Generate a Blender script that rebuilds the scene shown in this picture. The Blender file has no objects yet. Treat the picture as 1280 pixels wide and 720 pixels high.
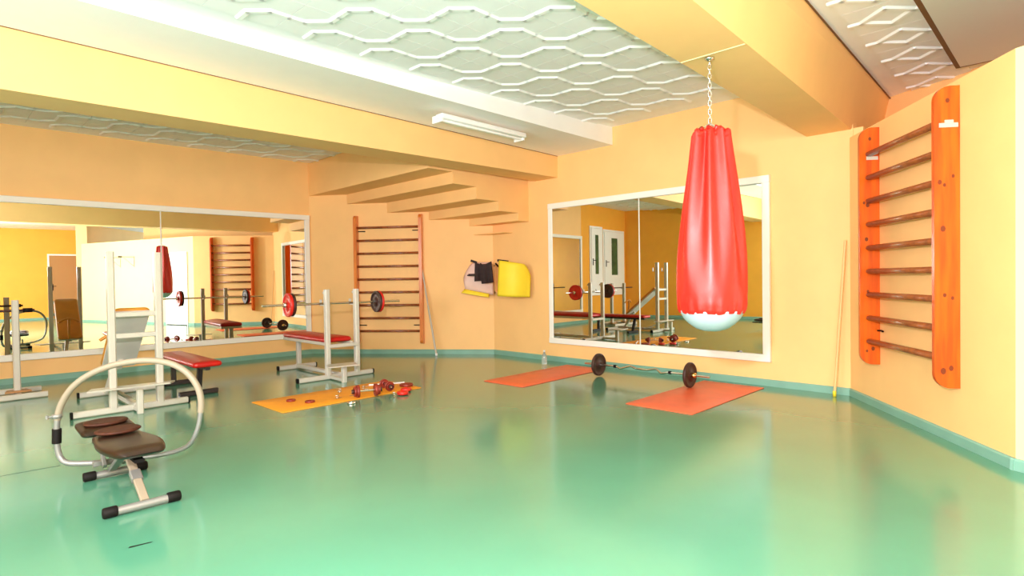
import bpy, math, random
from mathutils import Vector, Matrix
random.seed(7)
C = bpy.context.scene.collection
PI = math.pi
SC = bpy.context.scene

# ------------------------------------------------------------------ camera
CAM_H = 1.2
HEAD = math.radians(44.47)            # heading of the view, anticlockwise from +X
cam_d = bpy.data.cameras.new('camera'); cam = bpy.data.objects.new('camera', cam_d); C.objects.link(cam)
cam_d.sensor_width = 36; cam_d.lens = 20.37; cam_d.clip_start = .05; cam_d.clip_end = 200
pitch, roll = math.radians(-0.927), math.radians(0.829)
cam.matrix_world = (Matrix.Translation((0, 0, CAM_H)) @ Matrix.Rotation(HEAD - PI/2, 4, 'Z')
                    @ Matrix.Rotation(PI/2 + pitch, 4, 'X') @ Matrix.Rotation(-roll, 4, 'Z'))
SC.camera = cam

# ------------------------------------------------------------------ world, lights, exposure
w = bpy.data.worlds.new('sky'); SC.world = w; w.use_nodes = True
bg = w.node_tree.nodes['Background']; bg.inputs[0].default_value = (.75, .87, 1, 1); bg.inputs[1].default_value = 1.6

def area(name, loc, size, power, direction, color=(1, 1, 1), sizey=None):
    d = bpy.data.lights.new(name, 'AREA'); d.energy = power; d.color = color; d.size = size
    if sizey: d.shape = 'RECTANGLE'; d.size_y = sizey
    o = bpy.data.objects.new(name, d); C.objects.link(o); o.location = loc
    o.rotation_euler = Vector(direction).to_track_quat('-Z', 'Y').to_euler()
    return o
WIN = [(-4.6, 2.0), (-1.9, 2.0), (0.8, 2.0), (3.3, 1.6)]          # window centres (y) and widths on the left wall
fd = bpy.data.lights.new('camera_flash', 'POINT'); fd.energy = 400; fd.color = (1, .925, 1.0); fd.shadow_soft_size = .05      # bare-bulb flash held above the camera
fl = bpy.data.objects.new('camera_flash', fd); C.objects.link(fl); fl.location = (0.10, 0.42, 1.66)
for i, (yc, wd) in enumerate(WIN):
    area('window_daylight', (-3.1, yc, 1.85), wd - .1, 115, (1, 0, -.02), (1, .935, .96), 1.5)
SC.view_settings.view_transform = 'Standard'; SC.view_settings.look = 'None'
SC.view_settings.exposure = 0.55; SC.view_settings.gamma = 1.0; SC.view_settings.use_curve_mapping = False
SC.cycles.max_bounces = 14; SC.cycles.diffuse_bounces = 7; SC.cycles.glossy_bounces = 8
SC.cycles.use_denoising = True; SC.cycles.caustics_reflective = False
SC.cycles.sample_clamp_indirect = 6

# ------------------------------------------------------------------ materials
def mat(name, col, rough=.5, metal=0, noise=0, nscale=8, bump=0, bscale=60, spec=.5, coat=0, trans=0, alpha=None, emis=None, stretch=None, col2=None, nlo=.35, nhi=.65):
    m = bpy.data.materials.new(name); m.use_nodes = True; nt = m.node_tree; b = nt.nodes['Principled BSDF']
    b.inputs['Base Color'].default_value = (*col, 1); b.inputs['Roughness'].default_value = rough
    b.inputs['Metallic'].default_value = metal; b.inputs['Specular IOR Level'].default_value = spec
    b.inputs['Coat Weight'].default_value = coat; b.inputs['Coat Roughness'].default_value = .12; b.inputs['Transmission Weight'].default_value = trans
    if emis: b.inputs['Emission Color'].default_value = (*col, 1); b.inputs['Emission Strength'].default_value = emis
    tc = nt.nodes.new('ShaderNodeTexCoord'); mp = nt.nodes.new('ShaderNodeMapping'); nt.links.new(tc.outputs['Object'], mp.inputs[0])
    if stretch: mp.inputs['Scale'].default_value = stretch
    if noise or col2:
        n = nt.nodes.new('ShaderNodeTexNoise'); n.inputs['Scale'].default_value = nscale; n.inputs['Detail'].default_value = 5
        nt.links.new(mp.outputs[0], n.inputs['Vector'])
        r = nt.nodes.new('ShaderNodeValToRGB'); nt.links.new(n.outputs['Fac'], r.inputs[0])
        c2 = col2 if col2 else tuple(c*(1-noise) for c in col)
        r.color_ramp.elements[0].position = nlo; r.color_ramp.elements[1].position = nhi
        r.color_ramp.elements[0].color = (*c2, 1); r.color_ramp.elements[1].color = (*col, 1)
        nt.links.new(r.outputs[0], b.inputs['Base Color'])
    if bump:
        n2 = nt.nodes.new('ShaderNodeTexNoise'); n2.inputs['Scale'].default_value = bscale; n2.inputs['Detail'].default_value = 4
        nt.links.new(mp.outputs[0], n2.inputs['Vector'])
        bp = nt.nodes.new('ShaderNodeBump'); bp.inputs['Strength'].default_value = bump; bp.inputs['Distance'].default_value = .01
        nt.links.new(n2.outputs['Fac'], bp.inputs['Height']); nt.links.new(bp.outputs[0], b.inputs['Normal'])
    return m
M = {}
M['wall'] = mat('wall_paint', (.95, .58, .235), .55, noise=.04, nscale=3, bump=.05, bscale=90, spec=.3)
M['wall_dim'] = mat('wall_paint_dim', (.93, .42, .05), .5, noise=.05, nscale=3, spec=.3)  # wall paint for the far walls, their weaker light put into a deeper orange
M['wall_pale'] = mat('pale_wall_paint', (.90, .68, .36), .5, noise=.03, nscale=3, spec=.3)
M['white'] = mat('white_paint', (.92, .92, .91), .5, noise=.02, nscale=5)
M['tile'] = mat('ceiling_tile', (.93, .93, .93), .7, noise=.02, nscale=4, spec=.2)
M['rib'] = mat('tile_relief', (.99, .99, .99), .6)
M['floor'] = mat('green_floor_paint', (.092, .30, .185), .16, noise=.10, nscale=1.1, bump=.05, bscale=1.6, spec=.6, coat=.2)
M['seam_dark'] = mat('dark_green_seam', (.03, .09, .06), .5)
M['base'] = mat('green_baseboard', (.21, .42, .33), .4, noise=.1, nscale=6)
M['frame'] = mat('mirror_frame_white', (.88, .86, .78), .4)
M['mirror'] = mat('mirror_glass', (.90, .92, .88), .005, 1)
M['seam'] = mat('mirror_seam', (.8, .8, .7), .3)
M['wood'] = mat('varnished_pine', (.80, .24, .035), .3, stretch=(14, 14, 1.2), col2=(.62, .15, .02), nscale=2.2, coat=.5)
M['wood2'] = mat('varnished_pine_orange', (.74, .125, .004), .35, stretch=(9, 9, .8), col2=(.56, .065, .003), nscale=2.5, coat=.2)
M['rung'] = mat('dark_varnished_rung', (.34, .09, .02), .3, stretch=(3, 3, 3), col2=(.2, .05, .012), nscale=6, coat=.5)
M['knot'] = mat('wood_knot', (.18, .03, .008), .4)
M['steel_white'] = mat('white_enamel', (.58, .55, .47), .3, noise=.05, nscale=9, spec=.5)
M['cap'] = mat('black_plastic', (.006, .004, .003), .65, spec=.2)
M['black'] = mat('black_enamel', (.02, .014, .014), .4)
M['red_vinyl'] = mat('red_vinyl', (.52, .006, .004), .35, noise=.15, nscale=6, bump=.1, bscale=20)
M['brown_vinyl'] = mat('brown_vinyl', (.026, .010, .004), .34, noise=.3, nscale=5, bump=.08, bscale=14)
M['tan_vinyl'] = mat('tan_vinyl', (.72, .30, .03), .4, noise=.15, nscale=5)
M['grey_board'] = mat('grey_board', (.74, .70, .64), .6, noise=.08, nscale=5)
M['disc'] = mat('brown_disc', (.075, .020, .007), .6, noise=.4, nscale=30, spec=.3)
M['chrome'] = mat('chrome', (.75, .73, .68), .22, 1)
M['silver'] = mat('silver_tube', (.27, .265, .24), .38, .4)
M['beige_tube'] = mat('beige_foam_tube', (.30, .245, .17), .5)
M['iron'] = mat('brown_iron', (.055, .017, .010), .5, noise=.4, nscale=18, bump=.15, bscale=40)
M['iron_red'] = mat('red_painted_iron', (.72, .02, .012), .35, noise=.15, nscale=18)
M['iron_dred'] = mat('dark_red_iron', (.30, .03, .015), .4, noise=.3, nscale=18)
M['mat_o'] = mat('orange_mat', (.95, .36, .02), .6, noise=.08, nscale=10)
M['mat_r'] = mat('coral_mat', (.92, .15, .055), .4, noise=.1, nscale=5, bump=.1, bscale=60)
M['bag'] = mat('red_bag_leather', (.66, .016, .008), .40, noise=.15, nscale=4, bump=.25, bscale=9, spec=.6)
M['bagw'] = mat('pale_blue_cap', (.46, .54, .57), .5, noise=.08, nscale=7)
M['yellow'] = mat('yellow_mat', (.95, .72, .03), .6, noise=.08, nscale=3)
M['pink'] = mat('pink_mat', (.85, .58, .50), .6, noise=.08, nscale=4)
M['cloth'] = mat('black_cloth', (.03, .012, .012), .8, noise=.4, nscale=14)
M['broom'] = mat('grey_pole', (.50, .46, .38), .4)
M['polewood'] = mat('pale_wooden_pole', (.78, .50, .20), .5)
M['bottle'] = mat('clear_plastic', (.9, .9, .88), .12, trans=.8)
M['bottlec'] = mat('white_plastic_cap', (.8, .8, .8), .4)
M['tube'] = mat('fluorescent_tube', (.95, .96, .94), .25)
M['glass'] = mat('window_glass', (.95, .97, .97), .02, trans=1)
M['panel'] = mat('pale_board', (.72, .71, .66), .35)
M['board_edge'] = mat('brown_edge', (.17, .08, .03), .6)
M['brass'] = mat('brass', (.8, .5, .15), .3, 1)
M['green_out'] = mat('garden_hedge', (.08, .14, .04), .8, noise=.5, nscale=5)
M['door_brown'] = mat('brown_door', (.42, .20, .06), .5)

# ------------------------------------------------------------------ helpers
WM = {}
def tag(o, label=None, cat=None, group=None, kind=None):
    if label: o['label'] = label
    if cat: o['category'] = cat
    if group: o['group'] = group
    if kind: o['kind'] = kind
    return o
def thing(name, label, cat, loc=(0, 0, 0), rotz=0, group=None):
    o = bpy.data.objects.new(name, None); C.objects.link(o); o.location = loc; o.rotation_euler = (0, 0, rotz)
    o.empty_display_size = .1
    WM[o] = Matrix.Translation(loc) @ Matrix.Rotation(rotz, 4, 'Z')
    return tag(o, label, cat, group)
class MB:
    """collects shapes (given in the thing's own coordinates) into one mesh"""
    def __init__(s): s.v = []; s.f = []; s.sm = []
    def add(s, vs, fs, smooth=False):
        n = len(s.v); s.v += [tuple(v) for v in vs]; s.f += [tuple(i+n for i in f) for f in fs]; s.sm += [smooth]*len(fs); return s
    def prism(s, pts, z0, z1):
        n = len(pts); A = sum(pts[i][0]*pts[(i+1) % n][1]-pts[(i+1) % n][0]*pts[i][1] for i in range(n))
        if A < 0: pts = pts[::-1]
        return s.add([(x, y, z0) for x, y in pts]+[(x, y, z1) for x, y in pts],
                     [tuple(range(n-1, -1, -1)), tuple(range(n, 2*n))]+[(i, (i+1) % n, n+(i+1) % n, n+i) for i in range(n)])
    def box(s, a, b):
        x0, x1 = sorted((a[0], b[0])); y0, y1 = sorted((a[1], b[1])); z0, z1 = sorted((a[2], b[2]))
        return s.prism([(x0, y0), (x1, y0), (x1, y1), (x0, y1)], z0, z1)
    def extr(s, pts, frame, d0, d1, smooth=False):
        """polygon pts (u,v) in frame (origin,U,V,N) extruded along N"""
        O, U, V, N = [Vector(q) for q in frame]; n = len(pts)
        vs = [O+U*u+V*v+N*d0 for u, v in pts]+[O+U*u+V*v+N*d1 for u, v in pts]
        A = sum(pts[i][0]*pts[(i+1) % n][1]-pts[(i+1) % n][0]*pts[i][1] for i in range(n))
        flip = (A > 0) == (U.cross(V).dot(N)*(d1-d0) > 0)
        fs = [tuple(range(n-1, -1, -1)), tuple(range(n, 2*n))]+[(i, (i+1) % n, n+(i+1) % n, n+i) for i in range(n)]
        if not flip: fs = [f[::-1] for f in fs]
        return s.add(vs, fs, smooth)
    def bar(s, p, q, w, h, up=(0, 0, 1), bev=0.0):
        p, q = Vector(p), Vector(q); d = (q-p).normalized(); up = Vector(up)
        if abs(d.dot(up)) > .95: up = Vector((1, 0, 0))
        X = d.cross(up).normalized(); Y = X.cross(d).normalized(); b = bev or min(w, h)*.16
        a, c = w/2, h/2
        prof = [(a-b, -c), (a, -c+b), (a, c-b), (a-b, c), (-a+b, c), (-a, c-b), (-a, -c+b), (-a+b, -c)]
        return s.extr(prof, (p, X, Y, d), 0, (q-p).length)
    def tube(s, pts, r, seg=10, closed=False):
        P = [Vector(p) for p in pts]; n = len(P); R = r if hasattr(r, '__len__') else [r]*n
        vs = []; prev = None
        for i, p in enumerate(P):
            if closed: t = (P[(i+1) % n]-P[i-1]).normalized()
            else: t = (P[min(i+1, n-1)]-P[max(i-1, 0)]).normalized()
            if prev is None: a = Vector((0, 0, 1)) if abs(t.z) < .9 else Vector((1, 0, 0)); X = t.cross(a).normalized()
            else: X = (prev-t*prev.dot(t)).normalized()
            prev = X; Y = t.cross(X)
            vs += [p+(X*math.cos(2*PI*k/seg)+Y*math.sin(2*PI*k/seg))*R[i] for k in range(seg)]
        fs = []
        for i in range(n if closed else n-1):
            for k in range(seg):
                a = i*seg+k; b = i*seg+(k+1) % seg; j = (i+1) % n
                fs.append((a, b, j*seg+(k+1) % seg, j*seg+k))
        s.add(vs, fs, True)
        if not closed:
            s.add(vs[:seg], [tuple(range(seg-1, -1, -1))]); s.add(vs[-seg:], [tuple(range(seg))])
        return s
    def lathe(s, prof, o=(0, 0, 0), axis=(0, 0, 1), seg=24, smooth=True):
        """prof: (radius, height along axis)"""
        a = Vector(axis).normalized(); X = a.orthogonal().normalized(); Y = a.cross(X); o = Vector(o); vs = []; fs = []
        for r, h in prof: vs += [o+a*h+(X*math.cos(2*PI*k/seg)+Y*math.sin(2*PI*k/seg))*max(r, 1e-4) for k in range(seg)]
        for i in range(len(prof)-1):
            for k in range(seg): fs.append((i*seg+k, i*seg+(k+1) % seg, (i+1)*seg+(k+1) % seg, (i+1)*seg+k))
        return s.add(vs, fs, smooth)
    def grid(s, fn, nu, nv, thick=0, smooth=True):
        P = [[Vector(fn(i/nu, j/nv)) for j in range(nv+1)] for i in range(nu+1)]
        vs = [p for row in P for p in row]; W_ = nv+1
        fs = [(i*W_+j, (i+1)*W_+j, (i+1)*W_+j+1, i*W_+j+1) for i in range(nu) for j in range(nv)]
        if not thick: return s.add(vs, fs, smooth)
        N = []
        for i in range(nu+1):
            for j in range(nv+1):
                du = P[min(i+1, nu)][j]-P[max(i-1, 0)][j]; dv = P[i][min(j+1, nv)]-P[i][max(j-1, 0)]; N.append(du.cross(dv).normalized())
        k = len(vs); vs2 = [v-n*thick for v, n in zip(vs, N)]
        fs += [tuple(q+k for q in f[::-1]) for f in list(fs)]
        rim = [i*W_ for i in range(nu+1)]+[nu*W_+j for j in range(1, nv+1)]+[i*W_+nv for i in range(nu-1, -1, -1)]+[j for j in range(nv-1, 0, -1)]
        for a, b in zip(rim, rim[1:]+rim[:1]): fs.append((b, a, a+k, b+k))
        return s.add(vs+vs2, fs, smooth)
    def pad(s, x0, x1, y0, y1, z0, z1, r=.04, bev=.02, crown=0.0, seg=5):
        """upholstered rounded cushion"""
        def ring(ins, z):
            out = []; rr = max(r-ins*.5, .005)
            for cx, cy, a0 in ((x1-ins-rr, y1-ins-rr, 0), (x0+ins+rr, y1-ins-rr, 90), (x0+ins+rr, y0+ins+rr, 180), (x1-ins-rr, y0+ins+rr, 270)):
                for k in range(seg+1):
                    a = math.radians(a0+90*k/seg); out.append((cx+rr*math.cos(a), cy+rr*math.sin(a), z))
            return out
        L = [ring(bev*.6, z0), ring(0, z0+bev*.6), ring(0, z1-bev-crown), ring(bev*.35, z1-bev*.35-crown), ring(bev, z1-crown), ring(bev+min(x1-x0, y1-y0)*.3, z1)]
        n = len(L[0]); vs = [v for l in L for v in l]; fs = []
        for i in range(len(L)-1):
            for k in range(n): fs.append((i*n+k, i*n+(k+1) % n, (i+1)*n+(k+1) % n, (i+1)*n+k))
        fs.append(tuple(range(n-1, -1, -1))); fs.append(tuple((len(L)-1)*n+k for k in range(n)))
        return s.add(vs, fs, True)
    def xf(s, Mx): s.v = [tuple(Mx @ Vector(v)) for v in s.v]; return s
    def build(s, name, m, parent=None, label=None, kind=None, world=False):
        me = bpy.data.meshes.new(name); vs = s.v
        if parent is not None and world: inv = WM[parent].inverted(); vs = [tuple(inv @ Vector(v)) for v in vs]
        me.from_pydata(vs, [], s.f); me.materials.append(M[m]); me.polygons.foreach_set('use_smooth', s.sm); me.update()
        o = bpy.data.objects.new(name, me); C.objects.link(o)
        if parent is not None: o.parent = parent; WM[o] = WM[parent]
        else: WM[o] = Matrix()
        if label: o['label'] = label
        if kind: o['kind'] = kind
        return o
def kids(o): return [c for c in C.objects if c.parent == o]
def dup(src, loc, rotz, label, group=None):
    r = src.copy(); C.objects.link(r); r.location = loc; r.rotation_euler = (0, 0, rotz); r['label'] = label
    if group: r['group'] = group
    WM[r] = Matrix.Translation(loc) @ Matrix.Rotation(rotz, 4, 'Z')
    for ch in kids(src):
        c = ch.copy(); C.objects.link(c); c.parent = r
        for gch in kids(ch):
            d = gch.copy(); C.objects.link(d); d.parent = c
    return r
def sphere_prof(r, n=8): return [(r*math.sin(PI*i/n), -r*math.cos(PI*i/n)) for i in range(n+1)]
def V2(a): return Vector((a[0], a[1]))

# ------------------------------------------------------------------ room plan (metres; +X runs along the beams, camera stands at the origin)
PA = (0.36, 9.337); PB = (4.533, 9.148); PC = (6.388, 6.683); PD = (6.388, 1.615); PE = (4.60, .279); PF = (2.35, -4.90)
H = 3.155; HL = 2.53; T = .14
def wall(name, p, q, z0, z1, m='wall', t=T, kind='structure', ext=(0, 0)):
    """wall whose room face runs p->q; the room lies on its right-hand side seen p->q"""
    p, q = V2(p), V2(q); d = (q-p).normalized(); n = Vector((-d.y, d.x))
    p = p-d*ext[0]; q = q+d*ext[1]
    return MB().prism([tuple(p), tuple(q), tuple(q+n*t), tuple(p+n*t)], z0, z1).build(name, m, kind=kind)

MB().prism([(-3.5, -8), (9, -8), (9, 11), (-4.6, 11)], -.12, 0).build('floor', 'floor', kind='structure')
ceil = MB().prism([(-3.5, -8), (9, -8), (9, 11), (-4.6, 11)], H+.012, H+.2).build('ceiling', 'tile', kind='structure')
wall('wall_left', PA, PB, 0, H+.02, ext=(0, .1))
wall('wall_back', PB, PC, 0, H+.02)
wall('wall_right', PC, PD, 0, H+.02, ext=(.1, .03))
wall('wall_bars', PD, PE, 0, HL, t=.2, ext=(.05, 0))
wall('wall_side', PE, PF, 0, HL, 'wall_pale', t=.2, ext=(-.0, 0))
wall('wall_outer', (7.78, 1.80), (4.1, -4.6), 0, H+.02)
MB().box((6.40, 1.50, HL-.1), (8.2, 1.95, 2.62)).build('wall_ledge', 'wall', kind='structure')
wall('wall_outer_return', (6.53, 1.95), (8.2, 1.95), 2.0, H+.02)
wall('wall_rear', (4.4, -7.5), (-3.2, -7.5), 0, H+.02, 'wall_dim')
wall('wall_rear_return', PF, (4.4, -7.5), 0, H+.02, 'wall')
MB().box((2.27, -5.02, 0), (2.55, -4.80, H)).build('wall_pillar', 'wall_pale', kind='structure')
E1 = (-2.15, 9.60); E2 = (-3.2, 5.8)
wall('wall_far', E1, PA, 0, H+.02, 'wall_dim', ext=(.1, .03))
wall('wall_far_side', E2, E1, 0, H+.02, 'wall_dim')
# window wall at the left, behind the camera
wb = MB()
ys = [-7.7]
for yc, wd in WIN: ys += [yc-wd/2, yc+wd/2]
ys.append(6.0)
for i in range(0, len(ys), 2): wb.box((-3.4, ys[i], 0), (-3.2, ys[i+1], H+.02))
for yc, wd in WIN:
    wb.box((-3.4, yc-wd/2, 0), (-3.2, yc+wd/2, 1.0)); wb.box((-3.4, yc-wd/2, 2.6), (-3.2, yc+wd/2, H+.02))
wb.build('wall_windows', 'wall_pale', kind='structure')
for i, (yc, wd) in enumerate(WIN):
    wn = tag(bpy.data.objects.new('window_%d' % (i+1), None), kind='structure'); C.objects.link(wn); WM[wn] = Matrix()
    f = MB(); a, b = yc-wd/2, yc+wd/2
    for y in (a+.03, (a+b)/2, b-.03): f.box((-3.34, y-.03, 1.0), (-3.28, y+.03, 2.6))
    f.box((-3.34, a, 1.0), (-3.28, b, 1.06)); f.box((-3.34, a, 2.54), (-3.28, b, 2.6))
    f.build('window_frame', 'white', wn)
    MB().box((-3.26, a-.05, .96), (-3.08, b+.05, 1.0)).build('window_sill', 'white', wn)

# beams
def beam(name, a, b, m='wall', parent=None): return MB().box(a, b).build(name, m, parent, kind=None if parent else 'structure')
MB().prism([(-3.3, 5.77), (6.40, 5.325), (6.40, 5.74), (-3.3, 6.19)], 2.632, H+.02).build('beam_left', 'wall', kind='structure')
br_ = MB(); rb_ = [(-3.3, 1.11), (7.72, 1.665), (7.72, 2.06), (-3.3, 1.605)]; rt_ = [(-3.3, 1.10), (7.72, 1.53), (7.72, 2.06), (-3.3, 1.605)]
br_.add([(x, y, 2.610) for x, y in rb_]+[(x, y, H+.02) for x, y in rt_], [(3, 2, 1, 0), (4, 5, 6, 7), (0, 1, 5, 4), (1, 2, 6, 5), (2, 3, 7, 6), (3, 0, 4, 7)])
br_.build('beam_right', 'wall', kind='structure')
cbx = MB(); zb2 = lambda x: 2.935+(6.39-x)*.0259
lo_ = [(-2.0, 4.90), (6.40, 4.385), (6.40, 5.33), (-2.0, 5.715)]
cbx.add([(x, y, zb2(x)) for x, y in lo_]+[(x, y, H+.02) for x, y in lo_], [(3, 2, 1, 0), (4, 5, 6, 7), (0, 1, 5, 4), (1, 2, 6, 5), (2, 3, 7, 6), (3, 0, 4, 7)])
cbx.build('ceiling_box', 'white', kind='structure')
MB().bar((-2.0, 5.706, zb2(-2)), (6.386, 5.321, zb2(6.39)), .012, .009).build('trim_1', 'board_edge', kind='structure')
MB().box((3.540, 1.46, 2.606), (3.552, 1.882, 2.612)).build('trim_2', 'wall_pale', kind='structure')
MB().bar((0, 1.222, H-.006), (7.70, 1.522, H-.006), .012, .009).build('trim_3', 'board_edge', kind='structure')

# ceiling tiles with raised relief, laid in half-metre squares
TS = .515
def rib_path(mb, pts, w=.068, h=.014, z=0):
    for p, q in zip(pts, pts[1:]):
        p, q = Vector((*p, 0)), Vector((*q, 0)); d = (q-p).normalized(); n = Vector((-d.y, d.x, 0))
        a, b = p-d*w*.2, q+d*w*.2
        vs = [a+n*w/2, b+n*w/2, b-n*w/2, a-n*w/2]
        lo = [v+Vector((0, 0, z)) for v in vs]
        hi = [a+n*w/4+Vector((0, 0, z-h)), b+n*w/4+Vector((0, 0, z-h)), b-n*w/4+Vector((0, 0, z-h)), a-n*w/4+Vector((0, 0, z-h))]
        mb.add(lo+hi, [(4, 5, 6, 7), (0, 1, 5, 4), (1, 2, 6, 5), (2, 3, 7, 6), (3, 0, 4, 7)])
def tile_mesh(name, paths, ts):
    mb = MB(); g = .0015; hh = ts/2-g
    mb.prism([(-hh, -hh), (hh, -hh), (hh, hh), (-hh, hh)], 0, .014)
    for p in paths: rib_path(mb, p)
    o = mb.build(name, 'tile', ceil); return o
hp = TS/2
main_paths = [[(0, hp), (0, .115), (.115, 0), (hp, 0)], [(-hp, 0), (-.14, 0), (0, -.14), (0, -hp)]]
t0 = tile_mesh('ceiling_tile', main_paths, TS); first = True
def lay(t, x, y):
    global first
    if first: t.location = (x, y, H-.002); first = False; return
    c = t.copy(); C.objects.link(c); c.location = (x, y, H-.002)
for i in range(-9, 9):
    for j in range(-3, 2):
        x, y = 2.2+TS*i, 3.65+TS*j
        if x < 6.30: lay(t0, x, y)
for i in range(-9, 7):
    for j in range(5, 11):
        x, y = 2.2+TS*i, 3.65+TS*j
        if y < 9.2-.05*x and x < 4.7 and not (x < -1.6 and y > 8.9): lay(t0, x, y)
TR = .535; hr = TR/2
rp = [[(0, .27), (0, .19), (-.17, .0), (0, -.15), (0, -.27)], [(0, .19), (.17, .02), (0, -.15)]]
t1 = tile_mesh('ceiling_tile', rp, TR); first = True
for i in range(-4, 6):
    for j in range(-4, 1):
        x, y = 5.18+TR*i, 1.03+.545*j
        if x < 7.6+.5*j and not (y < .75 and 3.0 < x < 6.6): lay(t1, x, y)
pn = MB().box((2.6, -1.6, H-.05), (6.80, .80, H-.022)).build('ceiling_panel', 'panel', ceil)
pe = MB(); pe.box((2.58, .80, H-.052), (6.82, .835, H-.016)); pe.box((6.80, -1.6, H-.052), (6.822, .822, H-.016)); pe.build('panel_edge', 'board_edge', pn)

# underside of the staircase that comes down over the back corner
st = tag(bpy.data.objects.new('trim_4', None), kind='structure'); C.objects.link(st); WM[st] = Matrix()
dB = (V2(PC)-V2(PB)).normalized()
def yB(x): return PB[1]+(x-PB[0])*dB.y/dB.x
sx = [4.53, 4.93, 5.34, 5.76, 6.16, 6.387]; sz = [2.62, 2.465, 2.30, 2.165, 2.05]
for k in range(5):
    a, b = sx[k], sx[k+1]
    MB().prism([(a, 5.90), (b, 5.90), (b, yB(b)+.03), (a, yB(a)+.03)], sz[k], H).build('stair_step', 'wall', st)
MB().box((6.20, 6.25, 1.90), (6.386, 6.93, 1.915)).build('ledge_strip', 'wall', st)

# baseboards
def base(name, p, q, side=1, h=.073, t=.018, a=0, b=0):
    p, q = V2(p), V2(q); d = (q-p).normalized(); n = Vector((d.y, -d.x)); p = p+d*a; q = q-d*b
    mb = MB(); fr = ((p.x, p.y, 0), (n.x, n.y, 0), (0, 0, 1), (d.x, d.y, 0))
    mb.extr([(0, 0), (t, 0), (t, h-.012), (t-.008, h), (0, h)], fr, 0, (q-p).length)
    return mb.build(name, 'base', kind='structure')
base('baseboard_left', PA, PB); base('baseboard_back', PB, PC); base('baseboard_right', PC, PD)
base('baseboard_bars', PD, PE, b=-.01); base('baseboard_far', E1, PA); base('baseboard_far_side', E2, E1)
base('baseboard_rear', (4.4, -7.5), (-3.2, -7.5))
base('baseboard_side', (PE[0]-.0, PE[1]), PF, a=-.02)
fl_ = [q for q in C.objects if q.name == 'floor'][0]
MB().bar((-2.5, 5.05, .0005), (.62, 4.845, .0005), .006, .002).build('floor_seam', 'seam_dark', fl_)
MB().add([(.63, 3.085, .0012), (.72, 3.075, .0012), (.73, 3.082, .0012), (.64, 3.10, .0012)], [(0, 1, 2, 3)]).build('scuff_mark', 'cap', fl_)
# ------------------------------------------------------------------ mirrors
def mirror(name, label, p, q, s0, s1, z0, z1, seams, fw=.08, tilt=0):
    """big wall mirror on the wall p->q between distances s0..s1"""
    p, q = V2(p), V2(q); d = (q-p).normalized(); n = Vector((d.y, -d.x))
    ang = math.atan2(d.y, d.x); o = p+d*((s0+s1)/2)
    t = thing(name, label, 'mirror', (o.x, o.y, z0), ang)        # local +X along the wall, -Y into the room
    L = (s1-s0)/2; Hh = z1-z0
    ss = [-L+fw*.7]+[s-(s0+s1)/2 for s in seams]+[L-fw*.7]
    for a, b in zip(ss, ss[1:]):
        MB().prism([(a+.004, -.027+tilt*a), (b-.004, -.027+tilt*b), (b-.004, -.020+tilt*b), (a+.004, -.020+tilt*a)], fw*.7, Hh-fw*.7).build('mirror_pane', 'mirror', t)
    for s in ss[1:-1]: MB().box((s-.007, -.030, fw*.7), (s+.007, -.012, Hh-fw*.7)).build('seam_strip', 'seam', t)
    for a, b in (((-L, 0), (L, fw)), ((-L, Hh-fw), (L, Hh)), ((-L, fw), (-L+fw, Hh-fw)), ((L-fw, fw), (L, Hh-fw))):
        (x0, zz0), (x1, zz1) = a, b
        f = MB(); hor = (x1-x0) > (zz1-zz0)
        if hor: f.bar((x0, -.024, (zz0+zz1)/2), (x1, -.024, (zz0+zz1)/2), .046, zz1-zz0, bev=.006)
        else: f.bar(((x0+x1)/2, -.024, zz0), ((x0+x1)/2, -.024, zz1), .046, x1-x0, bev=.006)
        f.build('frame_rail', 'frame', t)
    return t
def sA(x): return (x-PA[0])/((V2(PB)-V2(PA)).normalized().x)
mirror('wall_mirror', 'long white framed mirror on the left wall behind the weight benches', PA, PB, .05, sA(4.52), .280, 2.295, [sA(2.37)])
mirror('wall_mirror', 'white framed mirror on the right wall behind the red punching bag', PC, PD, PC[1]-5.485, PC[1]-2.37, .262, 2.268, [PC[1]-3.98], tilt=.008)

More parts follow.
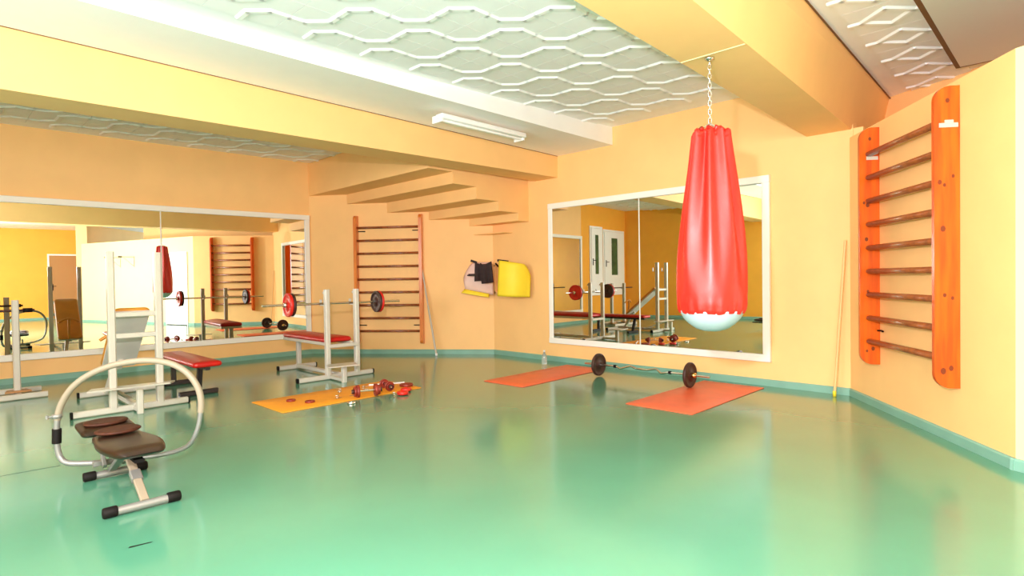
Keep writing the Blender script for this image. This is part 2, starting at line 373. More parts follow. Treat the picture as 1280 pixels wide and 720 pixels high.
# ------------------------------------------------------------------ wall bars
def wall_bars(label, p, q, s0, s1, z0, z1, depth, th, rungs, rr, wm, plates):
    p, q = V2(p), V2(q); d = (q-p).normalized(); o = p+d*s0; ang = math.atan2(d.y, d.x)
    t = thing('wall_bars', label, 'wall bars', (o.x, o.y, z0), ang, None)
    W_, Hh = s1-s0, z1-z0; r = depth*.62
    prof = []
    for k in range(9): a = math.radians(90*k/8); prof.append((depth-r+r*math.sin(a), Hh-r+r*math.cos(a)))
    for k in range(9): a = math.radians(90*k/8); prof.append((depth-r+r*math.cos(a), r-r*math.sin(a)))
    prof += [(0.002, 0), (.002, Hh)]
    for x in (0, W_-th):
        side = MB().extr(prof, ((x, 0, 0), (0, -1, 0), (0, 0, 1), (1, 0, 0)), 0, th).build('side_board', wm, t)
        if plates:
            fx = x+th+.0006
            for u, v in ((.08, Hh-.10), (.045, Hh-.62), (.10, Hh-.68), (.13, Hh-.66), (.11, Hh*.53), (.05, Hh*.3), (.10, Hh*.31), (.06, .14), (.11, .12)):
                rr_ = random.uniform(.010, .019)
                MB().add([(fx, -u-rr_*math.cos(a*PI/4), v+rr_*1.3*math.sin(a*PI/4)) for a in range(8)], [tuple(range(8))]).build('knot', 'knot', side)
    for z in rungs:
        mb = MB(); seg = 10; pts = [(rr*1.25*math.cos(2*PI*k/seg), rr*math.sin(2*PI*k/seg)) for k in range(seg)]
        mb.extr(pts, ((th*.9, -depth*.52, z-z0), (0, -1, 0), (0, 0, 1), (1, 0, 0)), 0, W_-th*1.8, True).build('rung', 'rung', t)
    if plates:
        for x in (th+.001, W_+.001):
            MB().box((x, -.135 if x > .5 else -.11, Hh-.285), (x+.004, -.015, Hh-.255)).build('bracket', 'steel_white', t)
        MB().box((W_+.001, -.10, Hh-.262), (W_+.007, -.045, Hh-.235)).build('bracket', 'steel_white', t)
        MB().tube([(th+.0, -.02, .30), (th+.05, -.02, .305), (th+.09, -.02, .30)], .008, 6).build('hook', 'cap', t)
    else:
        for x, s in ((th, 1), (W_-th, -1)):
            for z in (Hh-.255, .30):
                hk = MB(); hk.tube([(x, -.01, z), (x+s*.12, -.01, z)], .009, 6).build('hook', 'cap', t)
    return t
wall_bars('brown wooden wall bars on the back wall beside the grey pole', PB, PC, .80, 1.94, .17, 2.262, .10, .05,
          [2.062-.2107*k for k in range(9)], .020, 'wood', False)
wall_bars('orange pine wall bars on the near right wall beside the wooden pole', PD, PE, .56, 1.71, .395, 2.483, .165, .032,
          [2.25-.2063*k for k in range(9)], .025, 'wood2', True)

# ------------------------------------------------------------------ punching bag
bx, by = 3.60, 1.715
pb = thing('punching_bag', 'red leather punching bag with pale blue bottom, hanging on a chain', 'punching bag', (bx, by, .86))
prof = [(.060, 1.262), (.092, 1.275), (.106, 1.262), (.112, 1.22), (.125, 1.12), (.150, .95), (.175, .78), (.196, .62), (.210, .48), (.217, .36), (.220, .24), (.217, .16), (.210, .12), (.198, .10)]
def bagf(u, v):
    k = v*(len(prof)-1); i = min(int(k), len(prof)-2); f = k-i; r = prof[i][0]*(1-f)+prof[i+1][0]*f; h = prof[i][1]*(1-f)+prof[i+1][1]*f
    a = 2*PI*u; up = max(0, (h-.22)/.98)
    rr = r*(1+.16*up*math.sin(9*a+1.0)+.09*up*math.sin(5*a+.3)+.03*up*math.sin(16*a+2*h))+.006*math.sin(19*a+3)*max(0, 1-(h-.1)/.12)
    hz = h+(.012*math.sin(14*a) if h > 1.24 else 0)-(.003*math.sin(7*a+.5)+.002*math.sin(17*a) if h < .13 else 0)
    return (rr*math.cos(a), rr*math.sin(a), hz)
def bagf_fine(u, v): return bagf(u, v)
MB().grid(lambda u, v: bagf(1-u, v), 120, 52).build('bag_cover', 'bag', pb)
cp = [(0.0, -.022), (.05, -.018), (.10, -.002), (.145, .030), (.175, .062), (.193, .094), (.203, .115), (.19, .14)]
MB().lathe(cp, seg=40).build('bag_bottom', 'bagw', pb)
knot = MB()
for k in range(9):
    a = 2*PI*k/9; knot.tube([(.05*math.cos(a), .05*math.sin(a), 1.25), (.075*math.cos(a), .075*math.sin(a), 1.29), (.09*math.cos(a+.2), .09*math.sin(a+.2), 1.275)], [.02, .016, .008], 7)
knot.lathe([(.0, 1.25), (.09, 1.25), (.05, 1.285), (0, 1.29)], seg=18); knot.build('gathered_top', 'bag', pb)
ch = MB().lathe([(.0, 1.748), (.03, 1.748), (.03, 1.738), (.012, 1.73), (.0, 1.73)], seg=14).build('chain', 'chrome', pb)
nl = 15; zt, zb_ = 1.735, 1.30
link = None
for k in range(nl):
    z = zt-(k+.5)*(zt-zb_)/nl; hh = (zt-zb_)/nl*.78
    pts = [(.010*math.cos(a), 0, hh*math.sin(a)) for a in [2*PI*i/10 for i in range(10)]]
    if link is None: link = MB().tube(pts, .0032, 5, True).build('chain_link', 'chrome', ch); L_ = link
    else: L_ = link.copy(); C.objects.link(L_); L_.parent = ch
    L_.location = (0, 0, z); L_.rotation_euler = (0, 0, (k % 2)*PI/2+.5)
sk = MB()
for k in range(4):
    a = PI/4+k*PI/2; sk.tube([(0, 0, 1.33), (.06*math.cos(a), .06*math.sin(a), 1.285)], .004, 5)
sk.build('chain_spreader', 'chrome', pb)

# ------------------------------------------------------------------ weight plates and bars
def plate_mb(r, t, o=(0, 0, 0), axis=(1, 0, 0), hole=.014):
    return MB().lathe([(hole, -t/2), (r*.28, -t/2), (r*.30, -t*.30), (r*.80, -t*.30), (r*.85, -t/2), (r*.97, -t/2), (r, -t*.36), (r, t*.36), (r*.97, t/2), (r*.85, t/2), (r*.80, t*.30), (r*.30, t*.30), (r*.28, t/2), (hole, t/2), (hole, -t/2)], o, axis, 28)
# barbell lying on the red bench's uprights
b0, b1 = Vector((2.735, 6.725, 0)), Vector((4.54, 6.605, 0)); L = (b1-b0).length; ang = math.atan2(b1.y-b0.y, b1.x-b0.x)
bb = thing('barbell', 'long barbell with red and dark plates resting on the red bench uprights', 'barbell', (b0.x, b0.y, .925), ang)
MB().tube([(0, 0, 0), (L, 0, 0)], .0135, 12).build('bar', 'chrome', bb)
plate_mb(.142, .034, (.305, 0, 0)).build('weight_plate', 'iron_red', bb, 'bright red plate')
plate_mb(.138, .030, (.342, 0, 0)).build('weight_plate', 'iron', bb, 'dark brown plate')
plate_mb(.140, .030, (L-.345, 0, 0)).build('weight_plate', 'iron', bb, 'dark brown plate')
plate_mb(.142, .030, (L-.314, 0, 0)).build('weight_plate', 'iron_red', bb, 'bright red plate')
for x in (.27, L-.28): MB().lathe([(.013, -.018), (.028, -.018), (.028, .018), (.013, .018)], (x, 0, 0), (1, 0, 0), 14).build('collar', 'chrome', bb)
# curl bar on the floor by the right wall
cb = thing('curl_barbell', 'chrome curl bar with two dark plates on the floor below the right mirror', 'barbell', (5.73, 3.575, .1435))
y0 = -.82; pts = []
for y, x in ((.80, 0), (.60, 0), (.34, 0), (.27, -.03), (.17, .035), (.07, 0), (-.07, 0), (-.17, .035), (-.27, -.03), (-.34, 0), (-.60, 0), (-.82, 0)): pts.append((x, y, x*.5))
MB().tube(pts, .0125, 10).build('bar', 'chrome', cb)
for y in (.595, -.595):
    plate_mb(.135, .032, (0, y, 0), (0, 1, 0)).build('weight_plate', 'iron', cb)
    MB().lathe([(.012, -.02), (.027, -.02), (.027, .02), (.012, .02)], (0, y+(.045 if y > 0 else -.045), 0), (0, 1, 0), 14).build('collar', 'brass', cb)
for y in (.36, -.36): MB().lathe([(.0125, -.015), (.019, -.015), (.019, .015), (.0125, .015)], (0, y, 0), (0, 1, 0), 12).build('collar', 'cap', cb)

# ------------------------------------------------------------------ red bench with uprights
rb = thing('weight_bench', 'white steel weight bench with red pad holding the barbell', 'weight bench', (3.57, 6.56, 0))
def cap_rail(t, y, x0, x1, z=.032, w=.055):
    r = MB().bar((x0, y, z), (x1, y, z), w, w).build('floor_rail', 'steel_white', t)
    for x, s in ((x0, -1), (x1, 1)): MB().bar((x-s*.004, y, z), (x+s*.014, y, z), w*1.06, w*1.06).build('end_cap', 'cap', r)
    return r
cap_rail(rb, 0, -.50, .50); cap_rail(rb, 1.17, -.22, .31)
for x in (-.115, .285):
    u = MB().bar((x, 0, .05), (x, 0, 1.10), .068, .058).build('upright', 'steel_white', rb)
    hk = MB(); hk.bar((x, .025, .904), (x, .150, .904), .03, .012); hk.bar((x, .150, .90), (x, .150, .975), .03, .012, (0, 1, 0)); hk.build('bar_hook', 'steel_white', u); hk = MB(); hk.bar((x, .03, 1.06), (x, .055, 1.06), .05, .03)
    hk.build('top_stop', 'steel_white', u)
MB().bar((.04, 0, .045), (.04, 1.17, .045), .05, .05).build('spine', 'steel_white', rb)
MB().bar((.07, 1.17, .05), (.07, 1.17, .41), .06, .06).build('rear_leg', 'steel_white', rb)
fr = MB(); fr.bar((-.115, -.02, .405), (.285, -.02, .405), .05, .045); fr.bar((-.09, 0, .425), (-.09, 1.25, .425), .035, .04); fr.bar((.21, 0, .425), (.21, 1.25, .425), .035, .04); fr.bar((-.09, 1.25, .425), (.21, 1.25, .425), .035, .04)
fr.build('seat_frame', 'steel_white', rb)
MB().pad(-.12, .24, .02, 1.27, .445, .525, .05, .03, .02).build('seat_pad', 'red_vinyl', rb)
MB().prism([(-.33, -.43), (.02, -.50), (.09, -.27), (-.24, -.20)], .205, .217).build('foot_plate', 'steel_white', rb)
fp = MB(); fp.bar((-.09, -.34, 0.002), (-.09, -.34, .205), .06, .05); fp.bar((-.09, -.34, .03), (-.09, 0, .03), .04, .04); fp.build('foot_plate_post', 'steel_white', rb)

# ------------------------------------------------------------------ tall stand with incline board
ts = thing('incline_bench', 'tall white steel stand holding an incline board with a tan pad', 'weight bench', (1.415, 6.42, 0))
cap_rail(ts, 0, -.50, .44); cap_rail(ts, 1.12, -.28, .46)
for x in (-.190, .195):
    u = MB().bar((x, 0, .05), (x, 0, 1.504), .070, .060).build('upright', 'steel_white', ts)
    bl = MB(); bl.lathe([(0, -.004), (.009, -.004), (.009, .003), (0, .003)], (x, -.0305, 1.30), (0, 1, 0), 10); bl.build('bolt', 'cap', u)
    hk = MB(); hk.bar((x, .03, 1.32), (x, .10, 1.32), .03, .012); hk.bar((x, .10, 1.31), (x, .10, 1.39), .03, .012, (0, 1, 0)); hk.build('bar_hook', 'steel_white', u)
for z in (.915, .715): MB().bar((-.19, 0, z), (.195, 0, z), .05, .048).build('crossbar', 'steel_white', ts)
MB().bar((.0, 0, .045), (.0, 1.12, .045), .05, .05).build('spine', 'steel_white', ts)
sp = MB(); sp.bar((-.02, -.20, .002), (-.02, -.20, .225), .062, .05); sp.bar((-.02, -.2, .03), (-.02, 0, .03), .04, .04); sp.build('foot_plate_post', 'steel_white', ts)
MB().prism([(-.40, -.07), (.26, -.10), (.33, .01), (-.34, .08)], .225, .24).build('foot_plate', 'steel_white', ts)
MB().bar((-.16, .02, .20), (.04, .42, .04), .03, .03).build('brace', 'steel_white', ts)
tp, bt = Vector((0, .07, .94)), Vector((.015, .80, .34)); dv = (bt-tp).normalized()
nrm = Vector((1, 0, 0)).cross(dv); nrm = nrm if nrm.z > 0 else -nrm
Mx = Matrix((Vector((1, 0, 0)), dv, nrm)).transposed().to_4x4(); Mx.translation = tp
MB().pad(-.155, .155, 0, .95, 0.01, .062, .05, .02, .006).xf(Mx).build('back_pad', 'tan_vinyl', ts)
MB().box((-.145, .01, -.012), (.145, .94, .012)).xf(Mx).build('back_board', 'grey_board', ts)
rl = MB(); rl.bar((0, .80, -.03), (0, .93, -.03), .05, .035); rl.xf(Mx).build('board_rail', 'steel_white', ts)
MB().bar((-.06, .98, .05), (-.02, .74, .37), .05, .05).build('rear_leg', 'steel_white', ts)
hd = MB(); hd.tube([(-.13, .86, .62), (-.07, .84, .66), (.0, .83, .68), (.07, .84, .66), (.13, .86, .62)], .016, 8); hd.tube([(0, .83, .68), (0, .84, .36)], .018, 8)
hd.build('foot_holder', 'tan_vinyl', ts)

# ------------------------------------------------------------------ low black bench with red pad
lb = thing('flat_bench', 'low black legged bench with a red pad behind the tall stand', 'bench', (2.06, 6.76, 0))
for y, x0, x1 in ((0, -.19, .19), (.88, -.15, .22)):
    MB().bar((x0, y, .028), (x1, y, .028), .055, .05).build('floor_rail', 'black', lb)
    MB().bar((-.0, y, .04), (-.0, y-.06 if y == 0 else y, .31), .055, .05).build('leg', 'black', lb)
MB().bar((0, -.3, .315), (0, 1.0, .315), .05, .04).build('spine', 'black', lb)
MB().pad(-.15, .13, -.36, 1.02, .335, .395, .04, .022, .006).build('seat_pad', 'red_vinyl', lb)

# ------------------------------------------------------------------ rack at the left edge
lr = thing('squat_rack', 'white steel rack with a brown foot bracket at the left edge before the mirror', 'rack', (.45, 8.05, 0))
for y in (-.08, .40):
    r = MB().bar((-.50, y, .032), (.48, y, .032), .055, .055).build('floor_rail', 'steel_white', lr)
for x in (-.30, .25):
    MB().bar((x, .14, .04), (x, .14, 1.045), .075, .06).build('upright', 'steel_white', lr)
    MB().bar((x, -.08, .03), (x, .40, .03), .05, .05).build('cross_rail', 'steel_white', lr)
    fb = MB(); fb.prism([(x-.11, .05), (x+.11, .05), (x+.08, .20), (x-.08, .20)], .058, .075); fb.build('foot_bracket', 'door_brown', lr)
rk = thing('barbell', 'dark bar across the left edge rack in front of the mirror', 'barbell', (.45, 8.26, .93))
MB().tube([(-.8, 0, 0), (.42, 0, 0)], .014, 10).build('bar', 'iron', rk)
MB().lathe([(.014, -.04), (.024, -.04), (.024, .04), (.014, .04)], (.36, 0, 0), (1, 0, 0), 10).build('collar', 'cap', rk)
for x in (-.30, .25): MB().bar((x+.45, 8.19, .905), (x+.45, 8.28, .905), .04, .012).build('bar_hook', 'steel_white', lr, world=True)

# ------------------------------------------------------------------ abdominal trainer (foreground)
ab = thing('ab_trainer', 'silver framed abdominal trainer with brown padded seat and arched bar', 'exercise machine', (.81, 3.95, 0))
def foot(t, y, x0, x1):
    r = MB().tube([(x0, y, .026), (x1, y, .026)], .022, 14).build('floor_bar', 'silver', t)
    for x, s in ((x0, -1), (x1, 1)): MB().lathe([(0, -.03), (.026, -.03), (.028, -.025), (.028, .028), (.024, .034), (0, .034)], (x, y, .029), (s, 0, 0), 16).build('end_cap', 'cap', r)
foot(ab, -.39, -.155, .135); foot(ab, .37, -.115, .155)
MB().bar((.0, .36, .05), (.0, .02, .225), .045, .025).build('rear_strut', 'silver', ab)
sr = MB().bar((.0, -.39, .045), (-.005, -.05, .235), .040, .022).build('front_strut', 'beige_tube', ab)
MB().bar((-.001, -.25, .122), (-.002, -.19, .155), .054, .034).build('collar', 'silver', sr)
pv = MB(); pv.bar((-.10, .36, .10), (.10, .36, .10), .035, .03); pv.bar((-.05, .30, .09), (-.05, .40, .18), .02, .03); pv.bar((.05, .30, .09), (.05, .40, .18), .02, .03)
pv.build('pivot_bracket', 'silver', ab)
MB().bar((.0, -.3, .238), (.0, .75, .238), .05, .02).build('seat_rail', 'cap', ab)
# seat: tapered cushion
def seatf(u, v):
    y = -.40+v*.70; wdt = .125+.03*math.sin(PI*min(1, v*1.15+.05))-.03*(1-v)**3
    th = 2*PI*u; cx = math.copysign(abs(math.cos(th))**.45, math.cos(th))*wdt; cz = math.copysign(abs(math.sin(th))**.6, math.sin(th))*.030
    e = min(1, min(v, 1-v)*9)**.5
    return (cx*(.82+.18*e), y+.02*math.cos(th)*0, .285+cz*max(e, .05)+.012*math.cos(v*PI))
MB().grid(lambda u, v: seatf(1-u, v), 40, 26).build('seat_pad', 'brown_vinyl', ab)
def headf(u, v):
    y = .37+v*.32; th = 2*PI*u; cx = math.copysign(abs(math.cos(th))**.45, math.cos(th))*.145; cz = math.copysign(abs(math.sin(th))**.6, math.sin(th))*.028
    e = min(1, min(v, 1-v)*6)**.5
    return (cx*(.85+.15*e), y, .275+cz*max(e, .05)+.02*v)
MB().grid(lambda u, v: headf(1-u, v), 36, 18).build('head_pad', 'brown_vinyl', ab)
for y, z in ((.19, .326), (.52, .322)):
    d = MB().lathe([(0, 0), (.112, 0), (.122, .006), (.122, .014), (.112, .019), (.09, .017), (.0, .018)], seg=30); d.v = [(x*.98, yy*.80, zz) for x, yy, zz in d.v]
    d.xf(Matrix.Translation((.0, y, z-.012))).build('turning_disc', 'disc', ab)
# arched bar: rounded rectangle loop from the pivot round over the top and back
def hp_(x, z):       # arch plane, turned a little about the vertical
    k = (x+.235)/.66; return (x, .60-k*.56, z)
arch = []
ctl = [(-.0, .085), (-.10, .082), (-.19, .088), (-.225, .12), (-.238, .18), (-.240, .27), (-.236, .36), (-.215, .46), (-.165, .56), (-.09, .635), (0.0, .685), (.10, .712), (.20, .716), (.29, .69), (.36, .63), (.405, .54), (.42, .45), (.415, .36), (.40, .27), (.37, .19), (.32, .145), (.22, .115), (.08, .098), (.0, .09)]
def cr(P, n=5):
    out = []
    for i in range(len(P)-1):
        p0, p1, p2, p3 = P[max(i-1, 0)], P[i], P[i+1], P[min(i+2, len(P)-1)]
        for k in range(n):
            t = k/n; out.append(tuple(.5*((2*b)+(-a+c)*t+(2*a-5*b+4*c-d)*t*t+(-a+3*b-3*c+d)*t**3) for a, b, c, d in zip(p0, p1, p2, p3)))
    return out+[P[-1]]
full = cr([hp_(*p) for p in ctl]); n1 = 5*6
MB().tube(full[:n1+2], .017, 12).build('lower_bar', 'silver', ab)
MB().tube(full[n1:5*17], .0195, 12).build('arched_bar', 'beige_tube', ab)
MB().tube(full[5*17-1:], .0145, 12).build('lower_bar', 'silver', ab)
g0 = hp_(-.241, .215); g1 = hp_(-.239, .305)
MB().tube([g0, g1], .025, 12).build('grip_sleeve', 'cap', ab)
cl = MB(); cx_ = hp_(-.236, .385); cl.lathe([(.02, -.012), (.028, -.012), (.028, .012), (.02, .012)], cx_, (0, 0, 1), 12); cl.tube([(cx_[0]-.045, cx_[1], cx_[2]), (cx_[0], cx_[1], cx_[2])], .007, 6); cl.tube([(cx_[0]-.05, cx_[1], cx_[2]-.012), (cx_[0]-.05, cx_[1], cx_[2]+.012)], .009, 6)
cl.build('clamp', 'silver', ab)

# ------------------------------------------------------------------ floor mats
def fmat(label, cx, cy, lx, ly, rz, m, z=.004, th=.007, cat='exercise mat', group=None):
    t = MB().pad(-lx/2, lx/2, -ly/2, ly/2, 0, th, .015, .002, 0, 3)
    o = t.build('exercise_mat', m); o.location = (cx, cy, z-.004+.0008); o.rotation_euler = (0, 0, rz)
    return tag(o, label, cat, group)
fmat('orange exercise mat in the middle with dumbbells and plates scattered on it', 3.07, 5.56, 1.58, .70, .01, 'mat_o')
fmat('coral red exercise mat below the left half of the right mirror', 5.40, 4.71, 1.60, .62, .025, 'mat_r')
fmat('coral red exercise mat nearest the camera, beside the curl bar', 5.43, 2.73, 1.60, .68, .0, 'mat_r')

# ------------------------------------------------------------------ dumbbells and loose pieces
def dumbbell(label, x, y, z, rz, r1, m, hs=.115):
    t = thing('dumbbell', label, 'dumbbell', (x, y, z), rz)
    MB().tube([(-hs-.062, 0, 0), (hs+.062, 0, 0)], .0105, 10).build('bar', 'chrome', t)
    for s in (-1, 1):
        plate_mb(r1, .028, (s*hs, 0, 0)).build('weight_plate', m, t); plate_mb(r1*.8, .024, (s*(hs+.027), 0, 0)).build('weight_plate', m, t)
        MB().lathe([(.012, -.012), (.024, -.012), (.024, .012), (.012, .012)], (s*(hs+.048), 0, 0), (1, 0, 0), 10).build('collar', 'iron', t)
    return t
dumbbell('dumbbell with dark red plates at the front edge of the orange mat', 3.17, 5.215,   .076, -.33, .064, 'iron_dred', .092)
dumbbell('smaller dark and red dumbbell lying behind on the orange mat', 3.53, 5.40, .062, -1.85, .050, 'iron_dred', .10)
def loose(name, label, cat, x, y, r, t, m, group=None, z=.0085):
    o = plate_mb(r, t, axis=(0, 0, 1)).build(name, m); o.location = (x, y, z+t/2); return tag(o, label, cat, group)
loose('weight_plate', 'small dark plate lying at the left end of the orange mat', 'weight plate', 2.56, 5.63, .045, .016, 'iron_dred')
loose('weight_plate', 'small dark plate lying on the orange mat, second from its left end', 'weight plate', 2.66, 5.43, .048, .016, 'iron_dred')
loose('weight_plate', 'red plate at the front right of the orange mat', 'weight plate', 3.50, 5.06, .062, .028, 'iron_red')
loose('weight_plate', 'dark red plate at the right end of the orange mat', 'weight plate', 3.80, 5.42, .075, .026, 'iron_dred')
loose('weight_plate', 'red plate lying right of the rear dumbbell on the orange mat', 'weight plate', 3.64, 5.20, .058, .024, 'iron_red')
loose('weight_plate', 'small steel ring lying on the green floor before the orange mat', 'weight plate', 2.92, 5.09, .040, .018, 'chrome', z=.001)
for i, (x, y, lab) in enumerate(((2.92, 5.37, 'steel spring collar left of the dumbbell on the orange mat'), (3.10, 5.64, 'steel spring collar behind the dumbbell on the orange mat'), (3.12, 5.36, 'steel spring collar touching the left plate of the dumbbell'), (3.38, 5.04, 'steel spring collar at the mat edge right of the dumbbell'), (3.36, 5.60, 'steel spring collar between the two dumbbells'))):
    mb = MB(); pts = [(.016*math.cos(a), .016*math.sin(a), .002*k) for k, a in enumerate([2*PI*q/10 for q in range(22)])]
    mb.tube(pts, .0035, 5); mb.tube([(.016, 0, .002), (.055, .012, .006)], .004, 5); mb.tube([(.012, .012, .03), (.045, .038, .030)], .004, 5)
    o = mb.build('spring_collar', 'chrome'); o.location = (x, y, .011); o.rotation_euler = (0, 0, i*1.3); tag(o, lab, 'collar')

o = MB().tube([(-.20, 0, 0), (.20, 0, 0)], .010, 10).build('steel_rod', 'bottlec'); o.location = (3.70, 5.66, .0185); o.rotation_euler = (0, 0, -.45)
tag(o, 'short pale rod lying along the back edge of the orange mat', 'rod')
# ------------------------------------------------------------------ poles and bottle
n_B = Vector((dB.y, -dB.x))
t = thing('pole', 'thin grey pole leaning on the back wall beside the brown wall bars', 'pole', (5.655, 7.24, 0))
top_ = Vector((5.66, 7.60, 1.44))-Vector((5.655, 7.24, 0))
MB().tube([(0, 0, .012), tuple(top_*.55)], .016, 10).build('lower_tube', 'broom', t)
MB().tube([tuple(top_*.55), tuple(top_)], .013, 10).build('upper_tube', 'broom', t)
MB().lathe([(0, 0), (.02, 0), (.02, .035), (.014, .04)], (0, 0, 0.002), (0, 0, 1), 12).build('pole_foot', 'bottlec', t)
t = thing('pole', 'slim wooden pole leaning in the corner beside the orange wall bars', 'pole', (6.24, 1.72, 0))
top_ = Vector((6.365, 1.65, 1.53))-Vector((6.24, 1.72, 0))
MB().tube([(0, 0, .01), tuple(top_)], .013, 10).build('shaft', 'polewood', t)
MB().lathe([(0, 0), (.016, 0), (.017, .05), (.013, .055)], (0, 0, 0.001), (0, 0, 1), 10).build('pole_foot', 'yellow', t)
t = thing('bottle', 'clear plastic bottle on the floor beside the corner of the coral mat', 'bottle', (6.03, 5.31, 0))
MB().lathe([(0, .001), (.034, .001), (.036, .01), (.036, .10), (.030, .13), (.013, .165), (.012, .185), (0, .185)], seg=20).build('bottle_body', 'bottle', t)
MB().lathe([(0, .20), (.015, .20), (.015, .18), (0, .18)], seg=12).build('bottle_cap', 'bottlec', t)

# ------------------------------------------------------------------ bracket with hanging mats and cloth in the back corner
cor = Vector((PC[0], PC[1], 0))
t = thing('wall_bracket', 'black bracket arms in the back corner under the hanging mats', 'bracket', (PC[0]-.02, PC[1], 1.0))
br = MB(); br.bar((-.03, -.02, .30), (-.34, -.09, .435), .022, .022); br.bar((-.02, -.28, .30), (-.31, -.40, .43), .022, .022); br.bar((-.03, -.02, .25), (-.50, .03, .26), .02, .02)
br.build('arm', 'cap', t)
rd = MB(); rd.tube([(.0, -.60, .39), (-.20, -.66, .40), (-.33, -.585, .405)], .012, 8); rd.tube([(-.38, -.58, .41), (-.13, -.83, .375)], .012, 8); rd.build('arm', 'chrome', t)
bp = MB(); bp.box((-.016, -.40, .0), (.016, -.02, -.03)); bp.box((-.016, -.40, .40), (.012, -.02, .43)); bp.box((-.016, -.36, -.03), (.012, -.33, .42)); bp.box((-.016, -.08, -.03), (.012, -.05, .42))
bp.build('back_plate', 'wall', t)
LAT = Vector((.70, -.714, 0)); FWD = Vector((-.714, -.70, 0))      # across and out of the corner
def ymat(u, v):          # hangs over the arm, u across, v down
    top = 1.47-.08*u-.16*max(0, (u-.72)/.28)**2
    p = Vector((6.13, 5.965, 0))+LAT*(-.22-.03*v+.475*u-.02*(1-v)*max(0, (u-.8)/.2))+FWD*(.10*math.sin(PI*min(1, u*1.05))+.03*math.sin(PI*v))
    return (p.x, p.y, top*(1-v)+.925*v+.02*(1-u)*v)
MB().grid(ymat, 18, 14, .012).build('hanging_mat', 'yellow')
o = [q for q in C.objects if q.name.startswith('hanging_mat')][-1]; tag(o, 'bright yellow mat hanging in the back corner right of the black cloth', 'exercise mat')
def pmat(u, v):
    top = 1.46-.24*max(0, (.42-u)/.42)**2
    p = Vector((6.11, 6.72, 0))+LAT*(-.235+.44*u+.02*v)+FWD*(.06*math.sin(PI*v)+.05*math.sin(PI*u))
    return (p.x, p.y, top*(1-v)+(1.04-.09*u)*v)
o = MB().grid(pmat, 16, 12, .010).build('hanging_mat', 'pink'); tag(o, 'pale pink mat with yellow edge hanging left of the black cloth', 'exercise mat')
def pedge(u, v):
    p = Vector(pmat(u*.86, 1))+FWD*(.012+.03*v)+LAT*(-.05*v*(1-u)-.01); return (p.x, p.y, p.z+.004-.055*v)
MB().grid(pedge, 14, 3, .008).build('mat_edge', 'yellow', o, 'yellow underside edge')
def clothf(u, v):
    zt_ = 1.455-.035*math.sin(PI*u)+.015*u; zb = 1.165-.05*(u > .35)+.03*u
    p = Vector((6.03, 6.52, 0))+LAT*(-.13+.25*u+.035*v*(u-.2))+FWD*(.015*math.sin(15*u)*(.3+v)+.02)
    return (p.x, p.y, zt_*(1-v)+zb*v)
o = MB().grid(clothf, 26, 12, .010).build('hanging_cloth', 'cloth'); tag(o, 'black cloth garment hung over the bracket in the back corner', 'clothing')
def PL(l, z, f=.03): q = Vector((6.03, 6.52, z))+LAT*l+FWD*f; return tuple(q)
for q in (((-.10, 1.45), (-.195, 1.485)), ((-.10, 1.265), (-.235, 1.265)), ((.21, 1.482), (.38, 1.458))):
    MB().bar(PL(*q[0]), PL(*q[1]), .016, .036).build('strap', 'cloth', o)

# ------------------------------------------------------------------ fluorescent lamp (switched off)
t = thing('ceiling_lamp', 'white fluorescent batten lamp under the boxed ceiling step', 'lamp', (4.46, 4.80, 2.935))
MB().pad(-.64, .64, -.075, .045, -.055, 0, .012, .01).build('lamp_housing', 'white', t)
MB().tube([(-.60, .085, -.04), (.60, .085, -.04)], .014, 12).build('fluorescent_tube', 'tube', t)
MB().tube([(-.60, -.02, -.068), (.60, -.02, -.068)], .013, 12).build('fluorescent_tube', 'tube', t)
for x in (-.62, .62): MB().box((x-.012, -.05, -.085), (x+.012, .105, -.01)).build('lamp_holder', 'white', t)

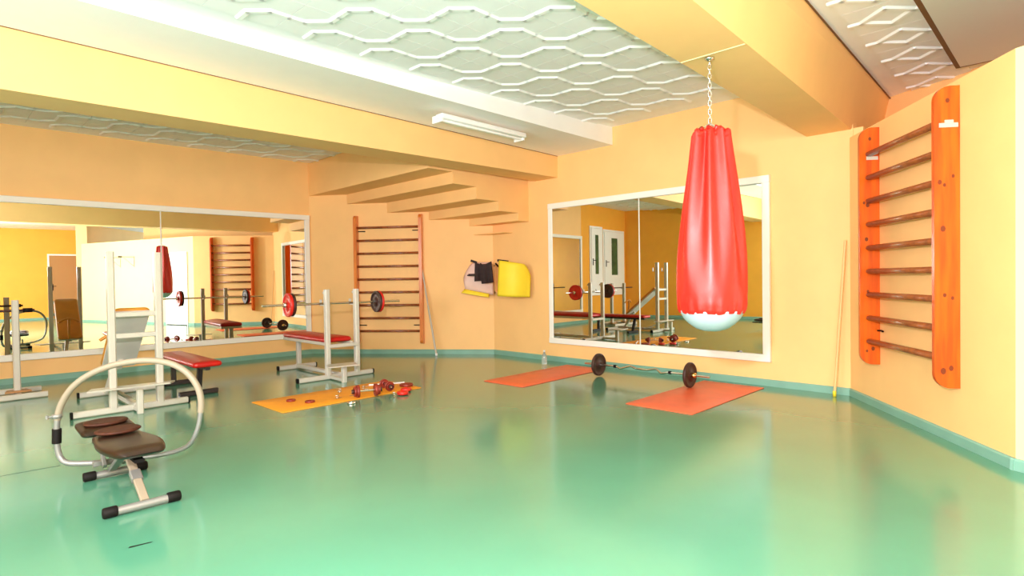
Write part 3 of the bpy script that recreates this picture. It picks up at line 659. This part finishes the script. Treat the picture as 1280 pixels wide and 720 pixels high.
# ------------------------------------------------------------------ doors seen in the mirrors
dF = (V2(PF)-V2(PE)).normalized(); nF = Vector((dF.y, -dF.x)); angF = math.atan2(dF.y, dF.x)
def door_at(name, p, ang, w_, h_, m, z0=0, glass=False):
    """local +X along wall, -Y into the room"""
    o = tag(bpy.data.objects.new(name, None), kind='structure'); C.objects.link(o); o.location = (*p, z0); o.rotation_euler = (0, 0, ang); WM[o] = Matrix.Translation((*p, z0)) @ Matrix.Rotation(ang, 4, 'Z')
    f = MB(); f.box((-.05, -.03, 0), (0, -.001, h_+.05)); f.box((w_, -.03, 0), (w_+.05, -.001, h_+.05)); f.box((0, -.03, h_), (w_, -.001, h_+.05)); f.build('door_frame', 'white', o)
    if glass:
        l = MB(); a, b = w_*.34, w_*.66
        l.box((0.005, -.05, .01), (a, -.012, h_-.01)); l.box((b, -.05, .01), (w_-.005, -.012, h_-.01)); l.box((a, -.05, .01), (b, -.012, h_*.32)); l.box((a, -.05, h_*.9), (b, -.012, h_-.01)); l.build('door_leaf', m, o)
        MB().box((a, -.035, h_*.32), (b, -.028, h_*.9)).build('door_pane', 'green_out', o)
    else: MB().box((.005, -.045, .015), (w_-.005, -.012, h_-.005)).build('door_leaf', m, o)
    hd = MB(); hd.box((w_-.10, -.056, h_*.45), (w_-.06, -.05, h_*.55)); hd.tube([(w_-.08, -.05, h_*.52), (w_-.08, -.09, h_*.52), (w_-.18, -.09, h_*.52)], .009, 8); hd.build('door_handle', 'cap', o)
    return o
pd = V2(PE)+dF*.30
d1 = door_at('door_1', pd, angF, .88, 2.05, 'white'); MB().box((0, -.05, 0), (.88, -.002, .02)).build('threshold', 'cap', d1)
dE = (V2(PA)-V2(E1)).normalized(); aE = math.atan2(dE.y, dE.x)
p2 = V2(E1)+dE*1.50; door_at('door_2', p2, aE, .60, 1.85, 'white', .70, True)
p3 = V2(E1)+dE*.18; door_at('door_3', p3, aE, 1.18, 1.82, 'white', .68, True)
door_at('door_4', (2.6, -7.5), PI, .95, 2.25, 'door_brown')
for i, s in enumerate((2.75, 3.45)):
    p = V2(PE)+dF*s+nF*.012; t = thing('dip_bracket', ['white folding wall bracket on the side wall, nearer the door', 'white folding wall bracket on the side wall, farther from the door'][i], 'bracket', (p.x, p.y, 1.72), angF)
    b = MB(); b.bar((0, -.002, .0), (0, -.002, .32), .04, .012, (0, 1, 0)); b.build('back_plate', 'steel_white', t)
    MB().tube([(0, -.01, .30), (0, -.42, .30)], .014, 8).build('arm', 'steel_white', t); MB().tube([(0, -.01, .03), (0, -.30, .29)], .011, 8).build('strut', 'steel_white', t)
    MB().tube([(0, -.34, .30), (0, -.44, .30)], .019, 8).build('grip', 'cap', t)
